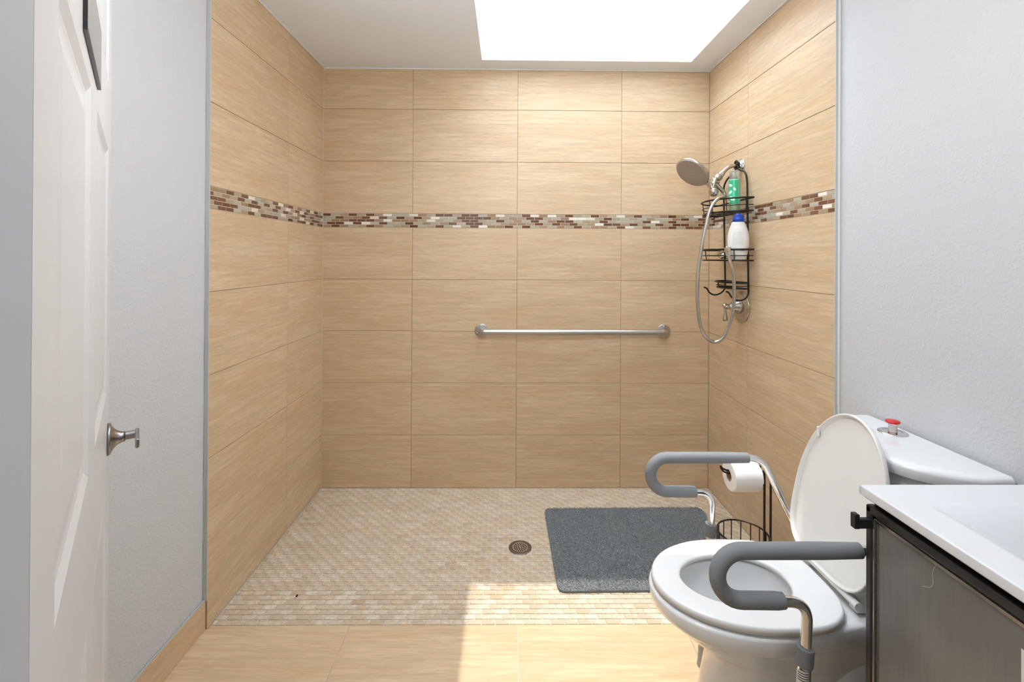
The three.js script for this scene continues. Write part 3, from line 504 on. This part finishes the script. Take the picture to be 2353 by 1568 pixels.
{
  const t = thing('toilet', 'white two piece toilet with raised lid and bowed tank against the right wall', 'toilet', 0.8, 0, TZ);
  const local = (g) => { g.translate(-0.8, 0, -TZ); return g; };
  const outer = [[0.0, 0.535, 0.72, 0.125, 0.95, 0.112, 1.12], [0.03, 0.537, 0.72, 0.122, 0.95, 0.108, 1.12], [0.12, 0.546, 0.72, 0.115, 0.95, 0.1, 1.12], [0.2, 0.562, 0.72, 0.112, 0.95, 0.098, 1.12], [0.255, 0.575, 0.72, 0.114, 0.95, 0.1, 1.13], [0.29, 0.548, 0.71, 0.124, 0.95, 0.108, 1.14], [0.325, 0.49, 0.69, 0.142, 0.95, 0.118, 1.15], [0.352, 0.458, 0.68, 0.153, 0.95, 0.124, 1.16], [0.37, 0.441, 0.67, 0.165, 0.95, 0.13, 1.165], [0.378, 0.428, 0.665, 0.176, 0.95, 0.136, 1.168], [0.388, 0.417, 0.665, 0.184, 0.95, 0.139, 1.17], [0.405, 0.411, 0.66, 0.187, 0.95, 0.14, 1.17], [0.422, 0.409, 0.66, 0.188, 0.95, 0.14, 1.17], [0.429, 0.413, 0.66, 0.184, 0.95, 0.136, 1.166], [0.431, 0.425, 0.66, 0.172, 0.95, 0.128, 1.155]];
  const rings = outer.map((a) => egg(...a));
  // inner bowl: same number of points, mapped round the hole
  const N = rings[0].length, hole = (y, x0, x1, w, xm) => { const s = []; for (let i = 0; i < N; i++) { const f = i / N * Math.PI * 2, c = -Math.cos(f), sn = Math.sin(f); s.push(V3(c < 0 ? xm + (xm - x0) * c : xm + (x1 - xm) * c, y, TZ + w * sn)); } return s; };
  rings.push(hole(0.43, 0.475, 0.815, 0.118, 0.66), hole(0.424, 0.48, 0.812, 0.115, 0.66), hole(0.405, 0.472, 0.815, 0.122, 0.66), hole(0.34, 0.5, 0.8, 0.112, 0.67), hole(0.27, 0.56, 0.775, 0.085, 0.68), hole(0.215, 0.61, 0.75, 0.055, 0.69), hole(0.2, 0.64, 0.73, 0.035, 0.69));
  const bowl = part(t, 'bowl', local(loft(rings, { capStart: true, capEnd: true })), M.porcelain);
  for (const s of [-1, 1]) part(bowl, s < 0 ? 'trapway' : 'trapway_001', local(tube(smooth([[0.66, 0.16, TZ + s * 0.085], [0.74, 0.1, TZ + s * 0.085], [0.83, 0.13, TZ + s * 0.082], [0.88, 0.22, TZ + s * 0.08], [0.95, 0.28, TZ + s * 0.08], [1.03, 0.2, TZ + s * 0.075], [1.06, 0.03, TZ + s * 0.072]], 40), 0.045, 16)), M.porcelain);
  // tank
  const bow = (z, x, k) => x + k * Math.abs((z - TZ) / 0.228) ** 3.5;
  const tankRing = (y, xf, half, k, xb = 1.2, r = 0) => { const p = []; const n = 28; for (let i = 0; i <= n; i++) { const u = -1 + 2 * i / n, z = TZ + u * half; p.push(V3(Math.min(xb - 0.02, xf + k * Math.abs(u) ** 4.2) + r, y, z)); } p.push(V3(xb - 0.006, y, TZ + half), V3(xb, y, TZ + half - 0.008), V3(xb, y, TZ - half + 0.008), V3(xb - 0.006, y, TZ - half)); return p.reverse(); };
  part(t, 'tank', local(loft([tankRing(0.425, 1.03, 0.185, 0.12), tankRing(0.45, 1.015, 0.196, 0.13), tankRing(0.6, 1.01, 0.206, 0.14), tankRing(0.806, 0.997, 0.212, 0.13)], { capStart: true, capEnd: true })), M.porcelain);
  part(t, 'tank_lid', local(loft([tankRing(0.804, 0.986, 0.222, 0.13), tankRing(0.808, 0.979, 0.227, 0.14), tankRing(0.828, 0.977, 0.229, 0.14), tankRing(0.836, 0.98, 0.227, 0.14), tankRing(0.841, 0.988, 0.221, 0.14), tankRing(0.8425, 1.003, 0.21, 0.14, 1.19)], { capStart: true, capEnd: true })), M.porcelain);
  const fb = part(t, 'flush_button', local(along(lathe([[0, 0], [0.037, 0], [0.037, 0.002], [0.033, 0.0045], [0.027, 0.0045], [0.0255, 0.0025], [0, 0.0025]], 36), V3(1.143, 0.8422, 1.372), V3(0, 1, 0))), M.chrome);
  part(fb, 'stem', local(along(lathe([[0, 0], [0.011, 0], [0.0105, 0.022], [0.013, 0.027], [0, 0.027]], 24), V3(1.143, 0.845, 1.372), V3(0, 1, 0))), phys(0xf8e8e8, 0.1, 0, { transmission: 0.95, thickness: 0.01, ior: 1.4 }), 'clear stem');
  part(fb, 'button_cap', local(along(lathe([[0, 0], [0.016, 0], [0.0185, 0.003], [0.018, 0.006], [0.014, 0.008], [0, 0.009]], 32), V3(1.143, 0.871, 1.372), V3(0, 1, 0))), M.redCap, 'round red cap');
  // seat ring
  const so = [0.417, 0.893, 0.184, 0.675], si = [0.497, 0.79, 0.106, 0.66];
  part(t, 'seat', local(loft([seatRing(0.437, ...so), seatRing(0.448, ...so), seatRing(0.4535, ...so, 3, 0.002), seatRing(0.4555, ...so, 3, 0.007), seatRing(0.4555, ...si, 2.2, -0.01), seatRing(0.453, ...si, 2.2, -0.003), seatRing(0.447, ...si, 2.2, 0), seatRing(0.437, ...si, 2.2, -0.004)], { loop: true })), M.seatPlastic);
  // raised lid, leaning on the tank
  const lidPts = (inset, off) => { const p = []; for (const v of seatRing(0, 0, 0.466, 0.169, 0.262, 3.6, inset)) { const u = 0.466 - v.x, k = v.z - TZ - 0.018 + 0.1 * u; p.push(V3(0.9 + 0.142 * u + off * 0.99, 0.466 + 0.99 * u * 0.985 - off * 0.142, TZ + k)); } return p; };
  const lid = part(t, 'lid', local(loft([lidPts(0.012, 0.006), lidPts(0.006, -0.004), lidPts(0.003, -0.006), lidPts(0, -0.004), lidPts(0, 0.006), lidPts(0.006, 0.011), lidPts(0.02, 0.014)], { capStart: true, capEnd: true })), M.lidPlastic);
  for (const [i, u, s] of [[0, 0.27, 1], [1, 0.37, -1]]) part(lid, i ? 'bumper_001' : 'bumper', local(rbox(0.007, 0.03, 0.008, 0.003, 0.9 + 0.142 * u - 0.003, 0.474 + u * 0.965, TZ + 0.012 + s * (i ? 0.112 : 0.146))), M.seatPlastic);
  const bar = new THREE.CylinderGeometry(0.0095, 0.0095, 0.2, 20); bar.rotateX(Math.PI / 2); bar.translate(0.907, 0.461, TZ + 0.005);
  const hinge = part(t, 'hinge', local(bar), M.seatPlastic);
  for (const s of [-1, 1]) { const k = new THREE.CylinderGeometry(0.0105, 0.0105, 0.016, 20); k.rotateX(Math.PI / 2); k.translate(0.907, 0.461, TZ + 0.005 + s * 0.108); part(hinge, s < 0 ? 'hinge_cap' : 'hinge_cap_001', local(join([k, rbox(0.05, 0.012, 0.03, 0.004, 0.935, 0.441, TZ + s * 0.095)])), M.seatPlastic); }
}
// ---------------------------------------------------------------- toilet safety frame
{
  const t = thing('safety_frame', 'chrome toilet safety frame with two grey foam armrests around the toilet', 'support rail', 0.68, 0, TZ + 0.009);
  const y1 = 0.691, y0 = 0.579, r = (y1 - y0) / 2, xl = 0.481 + r;
  const dz = 0.246;
  for (const s of [-1, 1]) {
    const sfx = s < 0 ? '' : '_001', z = s * dz, P = (x, y, zz = z) => V3(x - 0.68, y, zz);
    const u = []; for (let i = 0; i <= 16; i++) { const a = -Math.PI / 2 - i / 16 * Math.PI; u.push(P(xl + r * Math.cos(a), (y0 + y1) / 2 + r * Math.sin(a))); }
    const lower = bent([P(0.682, 0.43), P(0.687, 0.574), P(0.6, 0.578), P(xl + 0.01, y0)], 0.075, 14);
    const upper = bent([P(xl + 0.01, y1), P(0.852, y1 + 0.001), P(0.962, 0.47), P(0.985, 0.428), P(0.985, 0.424, s * 0.1)], [0.045, 0.03, 0.03], 10);
    const arm = part(t, 'arm_tube' + sfx, tube([...lower, ...u, ...upper], 0.0117, 20), M.chrome);
    part(arm, 'foam_grip', tube([...bent([P(0.632, 0.5775), P(0.6, 0.578), P(xl + 0.01, y0)], 0.02), ...u, ...bent([P(xl + 0.01, y1), P(0.7, y1), P(0.806, y1)], 0.02)], (k) => (k < 0.004 || k > 0.996 ? 0.0165 : 0.0182), 28), M.foam, 'soft grey foam grip');
    const leg = part(t, 'leg' + sfx, tube([P(0.682, 0.455), P(0.672, 0.25), P(0.66, 0.03)], 0.0142, 20), M.chrome);
    part(leg, 'collar', tube([P(0.6825, 0.472), P(0.682, 0.466), P(0.6805, 0.438), P(0.68, 0.432)], (k) => (k > 0.1 && k < 0.9 ? 0.0185 : 0.0175), 24), M.collar);
    part(leg, 'rubber_foot', tube([P(0.664, 0.085), P(0.6638, 0.083), P(0.661, 0.02), P(0.6605, 0.0005)], (k) => [0.017, 0.0185, 0.019, 0.021][Math.round(k * 3)], 24), M.rubber);
    if (s > 0) {
      const map = canvasTexture(128, 512, (c, w, h) => { c.fillStyle = '#d7d7d5'; c.fillRect(0, 0, w, h); c.fillStyle = '#333'; for (let i = 0; i < 4; i++) c.fillRect(w * 0.1, h * (0.03 + i * 0.035), w * 0.8, h * 0.014); c.fillStyle = '#8a8a88'; let q = 5; for (let i = 0; i < 34; i++) { q = (q * 16807) % 2147483647; c.fillRect(w * 0.1, h * (0.2 + i * 0.023), w * (0.45 + 0.35 * (q / 2147483647)), h * 0.008); } });
      const g = new THREE.CylinderGeometry(0.01445, 0.01445, 0.15, 16, 1, true, -1.5, 1.9); g.rotateZ(-0.048); g.translate(0.6735 - 0.68, 0.352, z);
      part(leg, 'printed_label', g, std(0xffffff, 0.4, 0, { map, side: THREE.DoubleSide }));
      part(leg, 'spring_button', along(new THREE.SphereGeometry(0.004, 12, 8), P(0.67, 0.25 - 0.03, z + 0.0142), V3(0, 1, 0)), M.metal);
    }
  }
  part(t, 'mounting_plate', rbox(0.05, 0.006, 0.3, 0.002, 0.3, 0.434, -0.009), M.seatPlastic);
}
// ---------------------------------------------------------------- toilet paper stand and roll
{
  const bx = 0.9, bz = 0.978, t = thing('paper_stand', 'dark bronze wire toilet paper stand with round wire basket beside the toilet', 'paper holder', bx, 0, bz);
  const circ = (r, y, n = 40) => Array.from({ length: n }, (_, i) => V3(r * Math.cos(i / n * 6.2832), y, r * Math.sin(i / n * 6.2832)));
  const R = 0.089;
  part(t, 'basket', join([tube(circ(R, 0.314), 0.0033, 8, true), tube(circ(R, 0.16), 0.0025, 8, true), tube(circ(R, 0.012), 0.003, 8, true), ...Array.from({ length: 16 }, (_, i) => { const a = i / 16 * 6.2832; return tube([V3(R * Math.cos(a), 0.314, R * Math.sin(a)), V3(R * Math.cos(a), 0.012, R * Math.sin(a))], 0.0022, 6); })]), M.pewter);
  part(t, 'base', join([tube(circ(R + 0.006, 0.005), 0.005, 8, true), tube([V3(-R, 0.008, 0), V3(R, 0.008, 0)], 0.003, 6), tube([V3(0, 0.008, -R), V3(0, 0.008, R)], 0.003, 6)]), M.pewter);
  const rod = 0.0042;
  part(t, 'pole', join([tube(bent([[0.082, 0.006, 0], [0.082, 0.56, 0], [0.07, 0.572, 0], [0.055, 0.552, 0]], 0.02), rod, 10), tube(bent([[0.106, 0.006, 0], [0.106, 0.535, 0], [0.095, 0.556, 0.004], [0.075, 0.552, 0.01], [0.055, 0.547, 0.008]], 0.018), rod, 10)]), M.pewter);
  part(t, 'roll_arm', join([tube(bent([[0.06, 0.548, 0.004], [-0.06, 0.542, 0.004], [-0.078, 0.548, 0.004], [-0.088, 0.565, 0.004]], 0.012), 0.0035, 10), tube(bent([[0.06, 0.552, -0.003], [-0.06, 0.549, -0.003], [-0.076, 0.556, -0.002], [-0.087, 0.568, 0.003]], 0.012), 0.0035, 10)]), M.pewter);
}
{
  const t = thing('toilet_roll', 'white toilet paper roll hanging on the dark wire paper stand', 'toilet paper', 0.897, 0.532, 0.978);
  const L = 0.052, q = (g) => { g.rotateZ(-Math.PI / 2); return g; };
  part(t, 'paper', q(lathe([[0.0215, -L], [0.052, -L], [0.0555, -L + 0.002], [0.057, -L + 0.005], [0.057, L - 0.005], [0.0555, L - 0.002], [0.052, L], [0.0215, L], [0.0215, -L]], 48)), M.paper);
  part(t, 'core', q(lathe([[0.0195, -L + 0.001], [0.0213, -L + 0.001], [0.0213, L - 0.001], [0.0195, L - 0.001], [0.0195, -L + 0.001]], 32)), M.card, 'brown cardboard core');
  const sh = []; for (let i = 0; i <= 10; i++) { const a = -0.15 + i * 0.09; sh.push([0.0577 * Math.sin(a + 0.9), 0.0577 * Math.cos(a + 0.9)]); }
  const pos = [], idx = []; sh.forEach(([z, y], i) => pos.push(-L + 0.001, y, z, L - 0.001, y + (i === 10 ? 0.0012 * Math.sin(i) : 0), z)); for (let i = 0; i < 10; i++) idx.push(2 * i, 2 * i + 2, 2 * i + 1, 2 * i + 1, 2 * i + 2, 2 * i + 3);
  const g = new THREE.BufferGeometry(); g.setAttribute('position', new THREE.Float32BufferAttribute(pos, 3)); g.setIndex(idx); g.computeVertexNormals();
  const paper2 = M.paper.clone(); paper2.side = THREE.DoubleSide; part(t, 'loose_sheet', g, paper2);
}
// ---------------------------------------------------------------- vanity
{
  const x0 = 0.785, z0 = 1.7285, z1 = 2.46, t = thing('vanity_cabinet', 'black framed vanity cabinet with dark grey recessed doors under the white sink top', 'cabinet', 0.99, 0, 2.09);
  const L = (g) => { g.translate(-0.99, 0, -2.09); return g; };
  const D = 0.018, xb = x0 + D + 0.002;
  part(t, 'carcass', L(join([span(xb, PXR - 0.004, 0.1, 0.833, z0, z0 + 0.018), span(xb, PXR - 0.004, 0.1, 0.833, z1 - 0.018, z1), span(xb, PXR - 0.004, 0.1, 0.118, z0, z1), span(PXR - 0.02, PXR - 0.004, 0.1, 0.833, z0, z1), span(xb, xb + 0.01, 0.826, 0.833, z0, z1)])), M.blackMatt);
  part(t, 'plinth', L(span(xb + 0.04, PXR - 0.02, 0.0, 0.1, z0 + 0.02, z1 - 0.02)), M.blackMatt);
  const zm = (z0 + z1) / 2, S = 0.017;
  [[z0, zm - 0.0015], [zm + 0.0015, z1]].forEach(([a, b], i) => {
    const d = part(t, i ? 'door_001' : 'door', L(join([rbox(D, 0.71, S, 0.004, x0 + D / 2, 0.467, a + S / 2), rbox(D, 0.71, S, 0.004, x0 + D / 2, 0.467, b - S / 2), rbox(D, S, b - a, 0.004, x0 + D / 2, 0.822 - S / 2, (a + b) / 2), rbox(D, S, b - a, 0.004, x0 + D / 2, 0.112 + S / 2, (a + b) / 2)])), M.black);
    // stepped bead inside the frame
    part(d, 'inner_bead', L(join([[a + S, b - S, 0.8, 0.001], [a + S + 0.006, b - S - 0.006, 0.794, 0.006]].flatMap(([p, q, top, off]) => { const bot = 0.934 - top, w = 0.0035; return [span(x0 + off + 0.002, x0 + off + 0.007, top - w, top, p, q), span(x0 + off + 0.002, x0 + off + 0.007, bot, bot + w, p, q), span(x0 + off + 0.002, x0 + off + 0.007, bot, top, p, p + w), span(x0 + off + 0.002, x0 + off + 0.007, bot, top, q - w, q)]; }))), std(0x9a9690, 0.22, 0.8));
    const pg = metres(L(span(x0 + 0.009, x0 + 0.014, 0.13, 0.802, a + S - 0.002, b - S + 0.002)), 2); part(d, 'panel', pg, M.panel, 'dark grey wood grain panel');
    const hz = i ? b - 0.012 : a + 0.012;
    part(d, 'pull', L(join([rbox(0.03, 0.0195, 0.012, 0.0015, x0 - 0.012, 0.7855, hz), rbox(0.011, 0.031, 0.014, 0.0015, x0 - 0.0315, 0.791, hz)])), M.blackMatt, 'black bracket pull');
    if (!i) part(d, 'cream_rectangle', L(box(0.0006, 0.25, 0.06, x0 + 0.0085, 0.632, 2.0295 + 0.03)), M.cream, 'flat cream rectangle');  // thin cream rectangle set flat on the first door panel
  });
}
{ // hair clinging to the panel
  const t = thing('hair_strand', 'thin pale hair strand clinging to the dark vanity panel', 'hair', 0.7935, 0.762, 1.872);
  part(t, 'strand', tube(smooth([[0, 0.035, 0.018], [0.0003, 0.012, 0.008], [0.0003, -0.012, 0.008], [0.0004, -0.022, 0], [0.0003, -0.03, -0.014]], 30), 0.00025, 5), M.cream);
}
{ // solid white top with a shallow moulded basin
  const x0 = 0.776, x1 = PXR - 0.002, z0 = 1.722, z1 = 2.475, Y = 0.86, TH = 0.021;
  const t = thing('sink_top', 'white vanity top with shallow moulded rectangular basin beside the toilet tank', 'sink', x0, Y, z0);
  const bx0 = 0.852, bx1 = 1.13, bz0 = 1.812, bz1 = 2.385;
  const depth = (x, z) => { const d = Math.min((x - bx0), (bx1 - x), (z - bz0), (bz1 - z)); const soft = Math.min(1, Math.max(0, d / 0.13)); return 0.075 * soft * soft * (3 - 2 * soft) + (d > 0 ? 0.004 * ss(0, 0.012, d) : 0); };
  const nx = 70, nz = 110, pos = [], idx = [], row = nz + 1, e = 0.003;
  const add = (x, y, z) => { pos.push(x - x0, y - Y, z - z0); return pos.length / 3 - 1; };
  const grid = []; for (let i = 0; i <= nx; i++) for (let j = 0; j <= nz; j++) { const x = x0 + e + (x1 - x0 - 2 * e) * i / nx, z = z0 + e + (z1 - z0 - 2 * e) * j / nz; grid.push(add(x, Y - depth(x, z), z)); }
  for (let i = 0; i < nx; i++) for (let j = 0; j < nz; j++) { const a = grid[i * row + j], b = grid[i * row + j + 1], c = grid[(i + 1) * row + j], d = grid[(i + 1) * row + j + 1]; idx.push(a, b, c, b, d, c); }
  const loop = []; for (let j = 0; j <= nz; j++) loop.push([0, j]); for (let i = 1; i <= nx; i++) loop.push([i, nz]); for (let j = nz - 1; j >= 0; j--) loop.push([nx, j]); for (let i = nx - 1; i > 0; i--) loop.push([i, 0]);
  const edge = (k, out, y) => { const [i, j] = loop[k]; let x = x0 + e + (x1 - x0 - 2 * e) * i / nx, z = z0 + e + (z1 - z0 - 2 * e) * j / nz; if (i === 0) x -= out; if (i === nx) x += out; if (j === 0) z -= out; if (j === nz) z += out; return add(x, y, z); };
  let prev = loop.map(([i, j]) => grid[i * row + j]);
  for (const [o, y] of [[e * 0.7, Y - e * 0.3], [e, Y - e], [e, Y - TH + e], [e * 0.5, Y - TH], [-0.05, Y - TH]]) { const cur = loop.map((_, k) => edge(k, o, y)); for (let k = 0; k < loop.length; k++) { const m = (k + 1) % loop.length; idx.push(prev[k], cur[k], prev[m], prev[m], cur[k], cur[m]); } prev = cur; }
  const g = new THREE.BufferGeometry(); g.setAttribute('position', new THREE.Float32BufferAttribute(pos, 3)); g.setIndex(idx); g.computeVertexNormals();
  part(t, 'top', g, M.solidTop);
  part(t, 'basin_drain', along(lathe([[0, 0.002], [0.012, 0.0025], [0.021, 0.002], [0.023, 0], [0, 0]], 28), V3(0.99 - x0, -0.0788, 2.1 - z0), V3(0, 1, 0)), M.chrome);
}

scene.traverse((o) => { if (o.userData && o.userData.counts) delete o.userData.counts; });
renderer.render(scene, camera);
